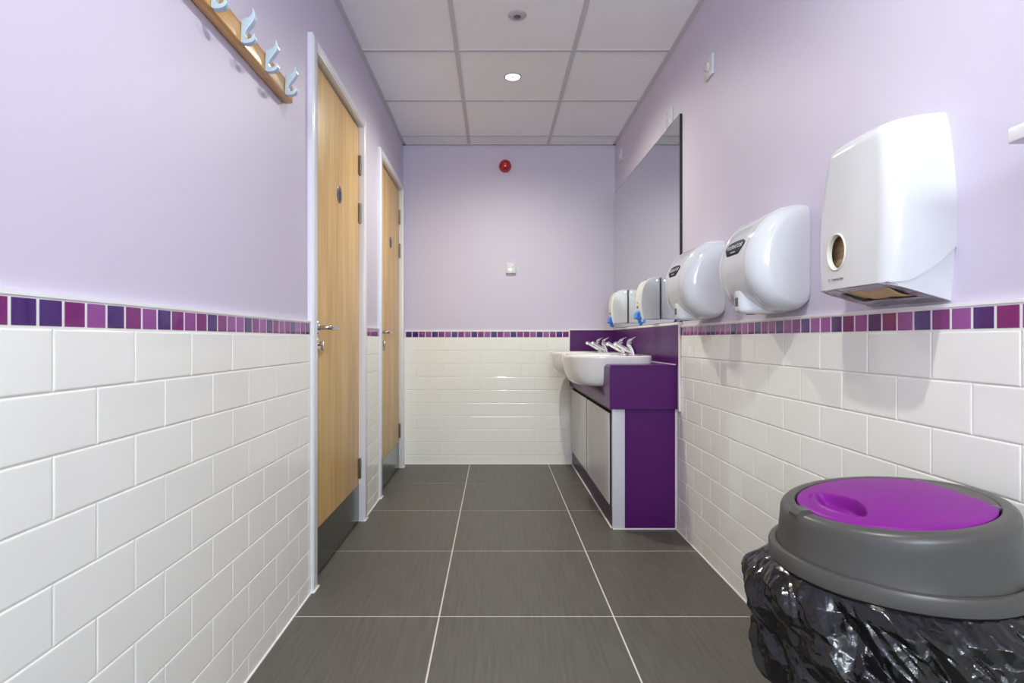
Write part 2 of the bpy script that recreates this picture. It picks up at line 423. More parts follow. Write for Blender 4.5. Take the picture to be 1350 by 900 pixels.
    mb.prism([(-.009, .013), (.009, .013), (.010, -.004), (.006, -.004), (.006, -.028), (.001, -.028), (.001, -.008), (-.001, -.008), (-.001, -.028), (-.006, -.028), (-.006, -.004), (-.010, -.004)], f, .0025, .0031)
    mb.build('figure_symbol', M['label'], sg)
    return root
for i, D in enumerate(DOORS): make_door(D, i+1)

# ------------------------------------------------------------------ downlights and ceiling sensor
def downlight(x, y, watts, col, label):
    t = thing('downlight', label, 'ceiling light', (x, y, ZT+.006))
    mb = MB(); z = ZT+.006
    mb.lathe((x, y, z), [(.050, 0), (.050, -.002), (.047, -.005), (.042, -.005), (.040, -.001)], 48); mb.build('bezel', M['lamp_ring'], t)
    mb = MB(); mb.lathe((x, y, z-.0012), [(.0005, 0), (.0404, 0)], 40, cap0=True); ln = mb.build('lamp_lens', M['lamp_on'], t)
    mb = MB(); mb.lathe((x, y, z-.0012), [(.0105, 0), (.009, -.004), (.003, -.005)], 20, cap1=True); mb.build('lamp_core', M['lamp_ring'], t)
    L = bpy.data.lights.new('downlight_beam', 'SPOT'); L.energy = watts; L.color = col; L.spot_size = math.radians(170); L.spot_blend = 1.0
    L.shadow_soft_size = .022
    lo = bpy.data.objects.new('downlight_beam', L); C.collection.objects.link(lo); lo.parent = t; lo.location = (0, 0, -.045)
    return t
for (y, wt, col), lab in zip(LAMPS, ('lit round recessed downlight in the ceiling tile nearest the back wall', 'lit round recessed downlight overhead just in front of the camera', 'lit round recessed downlight overhead behind the camera')):
    if y > 3: downlight(.101, y, wt, col, lab)
    else:  # above the frame
        downlight(.17, y, wt, col, lab)
t = thing('ceiling_sensor', 'unlit round grey ceiling fitting with a dark centre, nearer the camera than the lit downlight', 'sensor', (.103, 2.585, ZT+.006))
mb = MB(); mb.lathe((.103, 2.585, ZT+.006), [(.043, 0), (.043, -.002), (.040, -.005), (.024, -.010), (.018, -.010), (.017, -.004)], 48); mb.build('housing', M['lamp_ring'], t)
mb = MB(); mb.lathe((.103, 2.585, ZT+.006), [(.0172, -.004), (.015, -.009), (.008, -.012), (.002, -.0125)], 32, cap0=True, cap1=True); mb.build('lens', M['sensor_dark'], t)

# ------------------------------------------------------------------ coat rack
t = thing('coat_rack', 'oak coat rail with pale metal hooks screwed high on the left wall', 'coat rack', (XL, 1.4, 1.733))
RX = -.671
mb = MB(); mb.box(XL, RX, .92, 1.868, 1.733, 1.793, 0, .007); mb.build('rail', M['rail_oak'], t)
def bez(p, n=8):
    out = []
    for k in range(n):
        u = k/n; a, b, c, d = p
        out.append(tuple((1-u)**3*a[i]+3*(1-u)**2*u*b[i]+3*(1-u)*u*u*c[i]+u**3*d[i] for i in (0, 1)))
    return out
hp = []
hp += bez([(0, .003), (.001, -.004), (.020, -.004), (.030, .001)])
hp += bez([(.030, .001), (.036, .005), (.039, .012), (.038, .020)])
hp += bez([(.038, .020), (.036, .024), (.033, .024), (.032, .020)], 4)
hp += bez([(.032, .020), (.030, .012), (.024, .008), (.017, .009)])
hp += bez([(.017, .009), (.010, .010), (.009, .018), (.013, .028)])
hp += bez([(.013, .028), (.018, .040), (.032, .048), (.037, .065)])
hp += bez([(.037, .065), (.040, .075), (.037, .085), (.031, .093)], 6)
hp += bez([(.031, .093), (.033, .083), (.031, .076), (.026, .070)], 6)
hp += bez([(.026, .070), (.018, .062), (.006, .062), (0, .060)])
h0 = None
for d in (1.791, 1.635, 1.479, 1.324, 1.168, 1.012):
    if h0 is None:
        mb = MB(); mb.prism(hp, lambda a, b, w_: (RX+a, d+w_, 1.7345+b), 0, .018)
        h0 = mb.build('hook', M['hook'], t, ang=40); base = d
        bv = h0.modifiers.new('b', 'BEVEL'); bv.width = .0012; bv.segments = 2; bv.limit_method = 'ANGLE'; bv.angle_limit = .9
    else:
        c = h0.copy(); C.collection.objects.link(c); c.parent = t; c.location = (0, d-base, 0)

# ------------------------------------------------------------------ back wall fittings
BW = BACK+.010
bx, bz = .078, 2.277
t = thing('alarm_beacon', 'round red alarm beacon high on the lavender back wall', 'alarm beacon', (bx, BW, bz))
mb = MB(); mb.lathe((bx, BW, bz), [(.047, 0), (.047, -.012), (.044, -.016)], 40, axis='y', cap1=True); mb.build('base', M['red'], t)
mb = MB(); mb.lathe((bx, BW, bz), [(.043, -.016), (.043, -.040), (.036, -.052), (.020, -.060), (.002, -.062)], 40, axis='y', cap1=True); mb.build('lens', M['red'], t)
mb = MB(); mb.lathe((bx, BW, bz), [(.012, -.0605), (.009, -.064), (.001, -.065)], 20, axis='y', cap1=True); mb.build('lens_core', M['red2'], t)
bx, bz = .122, 1.497
t = thing('wall_thermostat', 'small square white control box on the back wall below the red beacon', 'wall box', (bx, BW, bz))
mb = MB(); mb.box(bx-.038, bx+.038, BW-.024, BW, bz-.040, bz+.040, 0, .005); mb.build('casing', M['plastic'], t)
mb = MB(); mb.lathe((bx+.010, BW-.024, bz+.018), [(.006, 0), (.006, -.003), (.004, -.005)], 20, axis='y', cap1=True); mb.build('indicator', M['white_trim'], t)

# ------------------------------------------------------------------ switch plates on the right wall
def switch(y0, z0, label):
    t = thing('wall_switch', label, 'switch', (XR, y0, z0), 'white switch plates on the right wall')
    mb = MB(); mb.box(XR-.011, XR, y0, y0+.086, z0, z0+.086, 0, .002); mb.build('plate', M['plastic'], t)
    mb = MB(); f = lambda a, b, w_: (XR-.011-a, y0+.043+w_, z0+.043+b)
    mb.prism([(0, -.016), (.002, -.016), (.009, .010), (.008, .016), (0, .016)], f, -.011, .011); mb.build('rocker', M['plastic'], t)
    for dy in (.013, .073):
        mb = MB(); mb.cyl((XR-.011, y0+dy, z0+.043), (XR-.0125, y0+dy, z0+.043), .004, n=14); mb.build('screw', M['steel'], t)
switch(2.352, 2.068, 'white switch plate on bare wall between the camera and the mirror')
switch(2.895, 2.066, 'white switch plate just above the near top corner of the mirror')
switch(4.05, 2.250, 'small white switch plate above the mirror, beside the back corner')

# ------------------------------------------------------------------ mirror
t = thing('mirror', 'large frameless wall mirror over the purple splashback on the right wall', 'mirror', (XR, 3.5, 1.035))
mb = MB(); mb.box(.9085, XR-.0004, 2.757, BACK+.006, 1.040, 2.062); mb.build('backing', M['mirror_edge'], t, smooth=False)
mb = MB(); mb.add([(.908, 2.760, 1.042), (.908, BACK+.005, 1.042), (.908, BACK+.005, 2.059), (.908, 2.760, 2.059)], [(0, 1, 2, 3)]); mb.build('mirror_glass', M['mirror'], t, smooth=False)

# ------------------------------------------------------------------ vanity unit
CF = .580
NE = 2.818
t = thing('vanity_cabinet', 'purple vanity cabinet with pale grey doors under the two basins', 'cabinet', (.75, 3.55, 0))
mb = MB(); mb.box(.652, XRT-.004, NE, NE+.018, 0, .604, 0); mb.build('side_panel', M['purple'], t)
mb = MB(); mb.box(.590, .652, NE-.001, NE+.022, 0, .604, 0, .001); mb.build('corner_post', M['grey_post'], t)
mb = MB(); mb.box(.600, XRT-.008, NE+.022, BACK-.002, .08, .60); mb.build('carcass', M['dark'], t)
mb = MB(); mb.box(.590, .606, NE+.01, BACK-.003, 0, .109); mb.build('plinth', M['plinth'], t)
for a, b, nm in ((2.852, 3.536, 0), (3.566, 4.262, 1)):
    mb = MB(); mb.box(.5835, .598, a, b, .115, .579, 1); mb.box(.580, .5835, a+.0005, b-.0005, .1155, .5785, 0); mb.build('cabinet_door', [M['grey_door'], M['dark']], t, smooth=False)
mb = MB(); mb.box(.584, .590, NE-.006, BACK-.003, 0, .006); mb.box(.584, XRT-.001, NE-.006, NE, 0, .006)
mb.box(XRT-.006, XRT-.001, NE-.006, NE, 0, .62); mb.build('sealant_bead', M['sealant'], t)

# countertop with deep rounded apron; a real recess is cut for each basin
AP = .572; CE = 2.795
B_CY = (3.20, 3.93)
mb = MB()
prof = [(AP, .605), (AP, .803)]
for k in range(1, 7):
    a = k/7*math.pi/2; prof.append((AP+.022*(1-math.cos(a)), .803+.022*math.sin(a)))
prof += [(AP+.022, .825), (XRT-.001, .825), (XRT-.001, .795), (AP+.045, .795), (AP+.020, .775), (AP+.020, .605)]
mb.prism(prof, lambda a, b, w_: (a, w_, b), CE+.002, BACK-.002)
wt = mb.build('worktop', M['purple'], ang=30)
tag(wt, 'purple laminate worktop with a deep rounded front that carries the two basins', 'worktop')
mb = MB(); mb.box(AP+.002, XRT-.001, CE, CE+.002, .605, .8245); 
ep = mb.build('end_cap', M['purple'], wt)
mb = MB(); mb.box(AP+.020, XRT-.001, CE+.003, CE+.020, .605, .800); mb.build('end_rail', M['purple'], wt)

t = thing('splashback', 'glossy purple splashback strip round the worktop below the mirror', 'splashback', (.9, 3.5, .825))
mb = MB(); mb.box(XRT-.010, XRT-.001, 2.752, BACK-.001, .826, 1.024); mb.build('side_strip', M['purple'], t)
mb = MB(); mb.box(.571, XRT-.010, BACK-.011, BACK-.001, .826, 1.024); mb.build('back_strip', M['purple'], t)
mb = MB(); mb.box(XRT-.0125, XR-.0005, 2.752, BACK-.001, 1.024, 1.038, 0, .002); mb.box(.565, XRT-.010, BACK-.013, BACK+.009, 1.024, 1.032, 0, .002)
mb.box(.563, .571, BACK-.012, BACK, .826, 1.024); mb.box(XRT-.011, XRT-.001, 2.743, 2.752, .60, 1.024, 0, .001)
mb.box(XRT-.014, XRT-.009, CE, BACK-.01, .825, .829); mb.build('sealant_bead', M['sealant'], t)

# ------------------------------------------------------------------ basins
def basin(yc, label):
    t = thing('wash_basin', label, 'basin', (.6, yc, .825), None)
    N = 96; BF, BB, HW = .387, .845, .262
    def outline(s, z, cx=.60, bulge=1.0, sf=None):
        """front half = superellipse, back = rounded rectangle"""
        ring = []
        for q in range(N):
            a = q*2*math.pi/N; ca, sa = math.cos(a), math.sin(a)
            e = 2.25 if ca < 0 else 7.0
            px = abs(ca)**(2/e)*(1 if ca > 0 else -1); py = abs(sa)**(2/e)*(1 if sa > 0 else -1)
            x = cx+(BB-cx if px > 0 else cx-BF)*px*(sf if (sf and px < 0) else s)
            ring.append((x, yc+HW*py*s, z))
        return ring
    def inner(z, xc, rx, ry, e=2.4):
        ring = []
        for q in range(N):
            a = q*2*math.pi/N; ca, sa = math.cos(a), math.sin(a)
            ring.append((xc+rx*abs(ca)**(2/e)*(1 if ca > 0 else -1), yc+ry*abs(sa)**(2/e)*(1 if sa > 0 else -1), z))
        return ring
    rings = [outline(.60, .702, sf=.50), outline(.80, .7035, sf=.66), outline(.88, .710, sf=.76), outline(.93, .726, sf=.84), outline(.96, .755, sf=.905), outline(.98, .790, sf=.955),
             outline(.993, .825, sf=.975), outline(.999, .848, sf=.995), outline(1.0, .858), outline(.994, .8645), outline(.982, .867), outline(.955, .8655),
             inner(.8645, .560, .148, .225), inner(.858, .562, .138, .213), inner(.835, .565, .130, .200), inner(.79, .57, .115, .175), inner(.757, .575, .085, .125), inner(.745, .58, .04, .05), inner(.743, .58, .02, .02)]
    mb = MB(); mb.loft([[(px, yc+(py-yc)*1.004, pz) for px, py, pz in r] for r in rings[:8]]+[outline(1.004, .90)], True, True)   # recess in the worktop
    cu = mb.build('cutter', M['ceramic'], None); bo = wt.modifiers.new('b', 'BOOLEAN'); bo.operation = 'DIFFERENCE'; bo.object = cu; bo.solver = 'EXACT'
    dg = bpy.context.evaluated_depsgraph_get(); dg.update(); me = bpy.data.meshes.new_from_object(wt.evaluated_get(dg)); wt.modifiers.clear(); wt.data = me
    while len(me.materials) > 1: me.materials.pop()
    bpy.data.objects.remove(cu)
    mb = MB(); mb.loft(rings, True, True); mb.build('bowl', M['ceramic'], t, ang=50)
    mb = MB(); mb.lathe((.58, yc, .7436), [(.0005, .0005), (.018, .0005), (.022, .002), (.0225, 0)], 32); mb.build('waste', M['chrome'], t)
    mb = MB(); mb.lathe((.545, yc-.03, .692), [(.022, .010), (.022, .003), (.016, 0)], 28, cap1=True); mb.build('waste_boss', M['dark'], t)
    return t
basin(B_CY[0], 'white semi-recessed ceramic basin nearer the camera on the purple worktop')
basin(B_CY[1], 'white semi-recessed ceramic basin next to the back wall')

# ------------------------------------------------------------------ taps
def tap(x, y, z, label):
    t = thing('pillar_tap', label, 'tap', (x, y, z), 'chrome lever taps on the basins')
    mb = MB(); mb.lathe((x, y, z), [(.0, 0), (.024, 0), (.024, .004), (.019, .008)], 32, cap1=True)
    mb.tube([(x, y, z+.006), (x-.004, y, z+.022), (x-.012, y, z+.042), (x-.020, y, z+.058)], [.018, .0175, .016, .0145], 24)
    mb.build('body', M['chrome'], t)
    mb = MB()
    mb.tube([(x-.002, y, z+.016), (x-.030, y, z+.026), (x-.060, y, z+.044), (x-.092, y, z+.064)], [.013, .0115, .0105, .0105], 20)
    mb.tube([(x-.088, y, z+.066), (x-.100, y, z+.061), (x-.106, y, z+.054)], [.011, .0125, .011], 20)
    mb.build('spout', M['chrome'], t)
    mb = MB(); mb.tube([(x-.018, y, z+.054), (x-.023, y, z+.063), (x-.026, y, z+.070)], [.0155, .0165, .012], 24)
    lv = []
    for k, (a, b, hw, th) in enumerate(((-.034, .068, .009, .010), (-.026, .078, .010, .010), (-.012, .086, .009, .007), (.004, .094, .0075, .005), (.012, .099, .005, .003))):
        cx, cz = x+a, z+b
        lv.append([(cx, y+hw*math.cos(q*math.pi/6), cz+th*math.sin(q*math.pi/6)) for q in range(12)])
    mb.loft(lv, True, True); mb.build('lever', M['chrome'], t)
for cy, who in zip(B_CY, ('nearer basin', 'basin by the back wall')):
    tap(.762, cy-.11, .866, 'chrome lever tap on the near side of the ' + who)
    tap(.762, cy+.11, .866, 'chrome lever tap on the far side of the ' + who)

# ------------------------------------------------------------------ soap dispensers (fixed on the mirror)
def soap(y0, label):
    X0 = .907; z0 = 1.064; W = .112
    t = thing('soap_dispenser', label, 'soap dispenser', (X0, y0, z0))
    pr = [(0, 0), (.092, 0)]
    pr += bez([(.092, 0), (.106, .03), (.110, .09), (.106, .130)], 6)
    pr += bez([(.106, .130), (.102, .190), (.075, .229), (.030, .230)], 10)
    pr += [(.030, .230), (0, .230)]
    f = lambda a, b, w_: (X0-a, y0+w_, z0+b)
    mb = MB(); mb.prism(pr, f, 0, W)
    c = mb.build('cover', M['plastic'], t)
    bv = c.modifiers.new('b', 'BEVEL'); bv.width = .006; bv.segments = 3; bv.limit_method = 'ANGLE'; bv.angle_limit = .8
    mb = MB(); pf = [p for p in pr if p[0] > .075]
    ins = [(a-.004, b) for a, b in pf]; outs = [(a+.004, b) for a, b in pf]
    mb.prism(outs+ins[::-1], f, .014, W-.014); fb = mb.build('front_band', M['cream'], t)
    mb = MB(); mb.prism([(.1115, .062), (.1145, .062), (.1150, .075), (.1115, .075)], f, .049, .063); mb.build('sight_window', M['print_grey'], t)
    for b in (.09,): 
        mb = MB(); mb.prism([(.1115, b), (.1142, b), (.1142, b+.006), (.1115, b+.006)], f, .053, .059); mb.build('lock', M['print_grey'], t)
    mb = MB(); mb.cyl((X0-.020, y0-.0012, z0+.212), (X0-.020, y0+.001, z0+.212), .0045, n=16); mb.build('side_screw', M['steel'], t)
    # blue push pad
    mb = MB(); mb.prism([(.070, .012), (.088, .050), (.106, .052), (.122, .034), (.126, .006), (.112, .000)], f, .022, W-.022)
    mb.prism([(.084, -.022), (.100, .004), (.112, .004), (.106, -.022), (.096, -.028)], f, .044, W-.044)
    p = mb.build('push_pad', M['blue'], t); bv = p.modifiers.new('b', 'BEVEL'); bv.width = .004; bv.segments = 2; bv.limit_method = 'ANGLE'
    return t
soap(3.075, 'white soap dispenser with blue push pad fixed on the mirror, beside the hand dryers')
soap(3.826, 'white soap dispenser with blue push pad in the far corner of the mirror')

# ------------------------------------------------------------------ hand dryers
def dryer(y0, label):
    z0 = 1.033; W = .298; H = .322; zc = .165
    t = thing('hand_dryer', label, 'hand dryer', (XR, y0, z0))
    # side profile (p from wall, z above z0)
    P = []
    P += bez([(0, .324), (.06, .326), (.105, .300), (.137, .248)], 14)
    P += bez([(.137, .248), (.165, .205), (.172, .160), (.162, .115)], 12)
    P += bez([(.162, .115), (.150, .060), (.110, .012), (.055, .004)], 14)
    P += bez([(.055, .004), (.035, .000), (.010, .004), (0, .022)], 8)
    P += [(0, .022)]
    def ring(u, s, cz=.160):
        sz = 1-(1-s)*.42
        return [(XR-.0005-a*s, y0+u, z0+cz+(b-cz)*sz) for a, b in P]
    RU = .062
    stations = []
    for k in range(13):
        a = k/12*math.pi/2; stations.append((RU*(1-math.cos(a)), .60+.40*math.sin(a)))
    stations += [(RU+.0016, .996), (RU+.0034, .991), (RU+.0050, .996), (RU+.0065, .9985)]
    mir = [(W-u, s) for u, s in reversed(stations)]
    rings = [ring(u, s) for u, s in stations]+[ring(.10, 1.0), ring(.149, 1.002), ring(.198, 1.0)]+[ring(u, s) for u, s in mir]
    mb = MB(); mb.loft(rings, False, False, closed=False)
    for side in (0, 1):
        u = 0 if side == 0 else W; sg = -1 if side == 0 else 1
        rr = [ring(u, .60), ring(u+sg*.0022, .50), ring(u+sg*.0035, .30), ring(u+sg*.004, .10)]
        mb.loft(rr, False, True, closed=False)
    mb.build('cover', M['enamel'], t, ang=60)
    # air outlet: wedge under the band
    mb = MB(); secs = []
    for p, hw, zb_, zt_ in ((.020, .060, .0, .060), (.070, .056, -.001, .078), (.105, .047, -.001, .086), (.130, .036, .0, .086), (.143, .026, .004, .080), (.149, .019, .012, .070)):
        secs.append([(XR-p, y0+.149+hw*(1 if abs(math.cos(q))<1e-9 else math.copysign(abs(math.cos(q))**.35, math.cos(q))) if abs(math.cos(q)) > 1e-9 else y0+.149, z0+(zb_+zt_)/2+(zt_-zb_)/2*math.copysign(abs(math.sin(q))**.45, math.sin(q))) for q in [k*2*math.pi/32 for k in range(32)]])
    mb.loft(secs, True, True); nz = mb.build('nozzle', M['enamel'], t, ang=50)
    mb = MB(); mb.box(XR-.1515, XR-.1485, y0+.139, y0+.159, z0+.024, z0+.052, 0, .001); mb.build('sensor_window', M['sensor_dark'], nz)
    mb = MB(); mb.lathe((XR-.105, y0+.149, z0-.002), [(.014, 0), (.012, .006), (.001, .006)], 24, cap1=True); mb.build('air_hole', M['dark'], nz)
    mb = MB(); mb.lathe((XR-.016, y0+.0005, z0+.135), [(.006, .004), (.006, -.0005), (.001, -.001)], 20, axis='y', cap1=True); mb.build('side_screw', M['sensor_dark'], t)
    # label on the curved band
    def band(b):     # p on the 01.0 profile for given height
        best = min(range(len(P)-1), key=lambda i: abs((.160+(P[i][1]-.160)*1.0)-b) if P[i][0] > .1 else 9)
        return P[best][0]*1.0
    def surf(u, b, off):
        b_hi, b_lo = .26, .06
        # interpolate
        lst = [(.160+(q[1]-.160)*1.0, q[0]*1.0) for q in P if q[0] > .08]
        lst.sort()
        p = lst[-1][1]
        for i in range(len(lst)-1):
            if lst[i][0] <= b <= lst[i+1][0]:
                k = (b-lst[i][0])/(lst[i+1][0]-lst[i][0]+1e-9); p = lst[i][1]+(lst[i+1][1]-lst[i][1])*k; break
        return Vector((XR-p-off, y0+u, z0+b))
    def patch(name, top, bot, off, m, par, nu=24, nb=8):
        mb = MB(); vs = []; fs = []
        for i in range(nu+1):
            u = .080+(.215-.080)*i/nu; k = i/nu
            a, c = top(k), bot(k)
            for j in range(nb+1): vs.append(surf(u, c+(a-c)*j/nb, off))
        for i in range(nu):
            for j in range(nb): q = i*(nb+1)+j; fs.append((q, q+1, q+nb+2, q+nb+1))
        mb.add(vs, fs); o = mb.build(name, m, par)
        s_ = o.modifiers.new('s', 'SOLIDIFY'); s_.thickness = .0008; return o
    top = lambda k: .232-.012*(2*k-1)**4 if k < .93 else .232-.012*(2*k-1)**4-(k-.93)*.14
    bot = lambda k: .186+.026*max(0, (.22-k)/.22)**1.4+.026*max(0, (k-.78)/.22)**1.4
    top2 = lambda k: .234-.012*(2*k-1)**4 if k < .93 else .234-.012*(2*k-1)**4-(k-.93)*.12
    bot2 = lambda k: .184+.026*max(0, (.22-k)/.22)**1.4+.026*max(0, (k-.78)/.22)**1.4
    lb = patch('label_plate', top, bot, .0016, M['label'], t)
    # writing, following the tilt of the band; reads left to right from the front (far to near)
    p0 = surf(.1475, .213, .0026); q0 = surf(.1475, .223, .0026); yd = q0-p0
    text('lettering', 'XLERATOR', .021, M['label_text'], lb, p0, (0, -1, 0), yd, .0004, 1.08)
    p1 = surf(.1475, .196, .0026)
    text('lettering', 'Hand Dryer', .0075, M['label_text'], lb, p1, (0, -1, 0), yd, .0004)
    return t
dryer(1.640, 'white domed hand dryer beside the towel dispenser')
dryer(2.243, 'white domed hand dryer beside the mirror, farther from the camera')

# ------------------------------------------------------------------ paper towel dispenser
def towel():
    y0, W = 1.117, .265; yc = y0+W/2; z0 = 1.027; H = .390; DP = .136
    t = thing('towel_dispenser', 'large white paper towel dispenser with oval window on the right wall', 'towel dispenser', (XR, yc, z0))
    def halfw(z):        # front-view half width, bulging in the middle, rounded on top
        k = z/H; w_ = .105+.0275*math.sin(math.pi*min(1, max(0, (k*.86+.14))))**.8
        return w_
    def depth(z):
        d = DP-.010*(z/H)**2-.004*abs(.3-z/H)
        return d
    NQ = 40
    def section(z, q0=0.0, shrink=1.0, rim=0):
        w_, d = halfw(z), depth(z)
        kz = 1.0
        r = .036; top_r = .030
        if z > H-top_r:      # rounded top
            s = (z-(H-top_r))/top_r; c = top_r*(1-math.sqrt(max(0, 1-s*s)))
            w_ -= c*.18; d -= c; r += c*.5
        w_ *= shrink; d *= shrink
        pts = []
        # U-shape from (near wall) to far wall
        pts += [(0, -w_), (d*.12, -w_), (d*.30, -w_*.999), (d*.5, -w_*.997), (d-r-.02, -w_*.992)]
        for k in range(9):
            a = k/8*math.pi/2; pts.append((d-r+r*math.sin(a), -(w_*.992-r)-r*math.cos(a)))
        for k in range(1, 56): pts.append((d+.003*math.sin(math.pi*k/56), -(w_*.992-r)+2*(w_*.992-r)*k/56))
        for k in range(9):
            a = math.pi/2-k/8*math.pi/2; pts.append((d-r+r*math.sin(a), (w_*.992-r)+r*math.cos(a)))
        pts += [(d-r-.02, w_*.992), (d*.5, w_*.997), (d*.30, w_*.999), (d*.12, w_), (0, w_)]
        return pts
    zs = [i/24 for i in range(25)]
    def shell(zb, shrink=1.0, ztop=H):
        rings = []
        zv = [k/90*.92 for k in range(91)]+[.935, .95, .962, .973, .982, .989, .994, .998, 1.0]
        for v in zv:
            base = section(v*ztop, shrink=shrink)
            ring = []
            for i in range(len(base)):
                q = base[i][0]/DP; zz = zb(q)+(ztop-zb(q))*v
                s = section(zz, shrink=shrink)[i]
                # the roof falls slightly towards the front
                ring.append((XR-s[0], yc+s[1], z0+zz-.014*q*max(0, (zz/H-.5)*2)))
            rings.append(ring)
        return rings
    cb = lambda q: .040+.070*max(0, 1-q*1.35)**1.6
    rings = shell(cb)
    mb = MB(); mb.loft(rings, False, True, closed=False)
    cover = mb.build('cover', M['plastic'], t, ang=50)
    # cut the oval window through the cover
    hb = lambda q: .003+.037*q
    mb = MB(); mb.loft(shell(hb, .975, H-.01), False, True, closed=False); housing = mb.build('housing', M['plastic'], t, ang=50)
    yw, zw, ry, rz = 1.286, 1.151, .031, .038
    for o in (cover, housing):
        bm = bmesh.new(); bm.from_mesh(o.data); off = t.location
        def en(v): return math.hypot((v.y+off.y-yw)/ry, (v.z+off.z-zw)/rz)
        kill = [f for f in bm.faces if (f.calc_center_median().x+off.x) < XR-DP*.8 and en(f.calc_center_median()) < 1.04]
        bmesh.ops.delete(bm, geom=kill, context='FACES')
        for v in bm.verts:
            if v.is_boundary and v.co.x+off.x < XR-DP*.8:
                e = en(v.co)
                if e < 1.25: v.co.y = yw-off.y+(v.co.y+off.y-yw)*1.05/e; v.co.z = zw-off.z+(v.co.z+off.z-zw)*1.05/e
        bm.to_mesh(o.data); bm.free()
    # rim of the window
    XF = XR-depth(.12)-.003
    mb = MB(); n = 48; rr = []
    for dx, k in ((.003, 1.0), (-.0012, 1.02), (-.0022, 1.07), (-.0012, 1.11), (.002, 1.12)):
        rr.append([(XF+dx, yw+ry*k*math.cos(a), zw+rz*k*math.sin(a)) for a in [q*2*math.pi/n for q in range(n)]])
    rr.insert(0, [(XF+.008, yw+ry*.97*math.cos(a), zw+rz*.97*math.sin(a)) for a in [q*2*math.pi/n for q in range(n)]])
    mb.loft(rr); mb.build('window_rim', M['cream'], t)
    text('lettering', 'Kimberly-Clark', .0068, M['print_grey'], t, (XF-.0012, yw-.006, zw-.062), (0, -1, 0), (0, 0, 1), .0002)
    mb = MB(); mb.lathe((XF-.0008, yw+.026, zw-.062), [(.0025, 0), (.0025, -.0004), (.0033, -.0004), (.0033, 0)], 20, axis='x'); mb.build('logo', M['print_grey'], t)
    # underside: sloping glossy grey plate with a slot
    def up(q, s): return (XR-q*(DP-.008), yc+s*(halfw(.02)-.004), z0+.003+.037*q)
    mb = MB(); qs = [0, .12, .30, .55, .80, .92, 1.0]; ss = [-1, -.72, -.5, 0, .5, .72, 1]
    for i in range(6):
        for j in range(6):
            if 2 <= i <= 3 and 1 <= j <= 4: continue
            mb.add([up(qs[i], ss[j]), up(qs[i+1], ss[j]), up(qs[i+1], ss[j+1]), up(qs[i], ss[j+1])], [(0, 1, 2, 3)])
    ub = mb.build('underside', M['disp_grey'], t, smooth=False); sl = ub.modifiers.new('s', 'SOLIDIFY'); sl.thickness = .0015
    return t, up, yc, z0, yw, zw, ry, rz, DP
tw = towel()
# folded towels: stack inside (visible through the window and slot)
_, up, yc, z0, yw, zw, ry, rz, DP = tw
t = thing('paper_towels', 'folded brown paper towels inside the white dispenser, showing at its slot', 'paper towels', (XR-.07, yc, z0+.03))
mb = MB(); rng = random.Random(4)
for k in range(38):
    z = z0+.050+k*.0042; dx = rng.uniform(-.002, .002)
    mb.box(XR-.112+dx, XR-.018+dx, yc-.092, yc+.092, z, z+.0036, 0)
mb.build('towel_stack', M['kraft'], t, smooth=False)
mb = MB(); n = 16; vs = []; fs = []
for i in range(n+1):
    s = -.082+.164*i/n
    for j in range(9):
        q = j/8; sag = .016*math.sin(math.pi*q)*(.55+.45*math.cos(s*26+.8))+.003*math.sin(s*60)
        vs.append((XR-.040-.066*q, yc+s, z0+.019+.019*q-sag*.75))
for i in range(n):
    for j in range(8): a = i*9+j; fs.append((a, a+1, a+10, a+9))
mb.add(vs, fs); s_ = mb.build('hanging_fold', M['kraft'], t); so = s_.modifiers.new('s', 'SOLIDIFY'); so.thickness = .0008

# ------------------------------------------------------------------ white shelf entering at the right edge
t = thing('wall_shelf', 'end of a small white shelf on the right wall at the picture edge', 'shelf', (XR, .6, 1.255))
mb = MB(); mb.box(.800, XR, .38, .877, 1.255, 1.280, 0, .003); mb.build('board', M['gloss_white'], t)
mb = MB(); mb.prism([(0, -.06), (.008, -.06), (.09, -.006), (.09, 0), (0, 0)], lambda a, b, w_: (XR-a, w_, 1.255+b), .44, .445); mb.build('bracket', M['white_trim'], t)

# ------------------------------------------------------------------ waste bin
BX, BY = .703, 1.0
t = thing('waste_bin', 'purple bin with grey swing lid and black liner in the near right corner', 'bin', (BX, BY, 0))
mb = MB(); mb.lathe((BX, BY, 0), [(.12, .004), (.130, .0), (.137, .006), (.168, .535), (.176, .545), (.176, .552), (.165, .552), (.132, .012), (.01, .010)], 72, cap0=True, cap1=True)
mb.build('body', M['bin_purple'], t)
# lid: level flange, sloping collar, slanted top with seat for the flap
N = 120
SL = .115                           # slope of the lid top, high on the wall side
def ztop(x): return .671+SL*(x-BX-.06)
def lidring(r, z=None, dz=0.0, frac=None, rs=None, zs=None):
    ring = []
    for q in range(N):
        a = q*2*math.pi/N; x, y = BX+r*math.cos(a), BY+r*math.sin(a)
        zz = z if z is not None else ztop(x)+dz
        if frac is not None: zz = z*(1-frac)+(ztop(x)+dz)*frac
        ring.append((x, y, zz))
    return ring
mb = MB()
rings = [lidring(.182, .549), lidring(.1905, .5455), lidring(.194, .549), lidring(.1945, .569), lidring(.192, .5745), lidring(.187, .5765), lidring(.182, .5755), lidring(.1805, .574),
         lidring(.1795, .578), lidring(.1775, .592), lidring(.1745, .583, -.016, .80), lidring(.1738, 0, -.012, 1), lidring(.1715, 0, -.006, 1), lidring(.1670, 0, -.0015, 1), lidring(.1610, 0, 0, 1), lidring(.1545, 0, .0005, 1), lidring(.1500, 0, 0, 1), lidring(.1485, 0, -.002, 1), lidring(.1480, 0, -.030, 1), lidring(.120, 0, -.032, 1)]
mb.loft(rings, True, True)
lid = mb.build('lid', M['lid_grey'], t, ang=40)
CH = .116                            # hinge chord, parallel to the wall
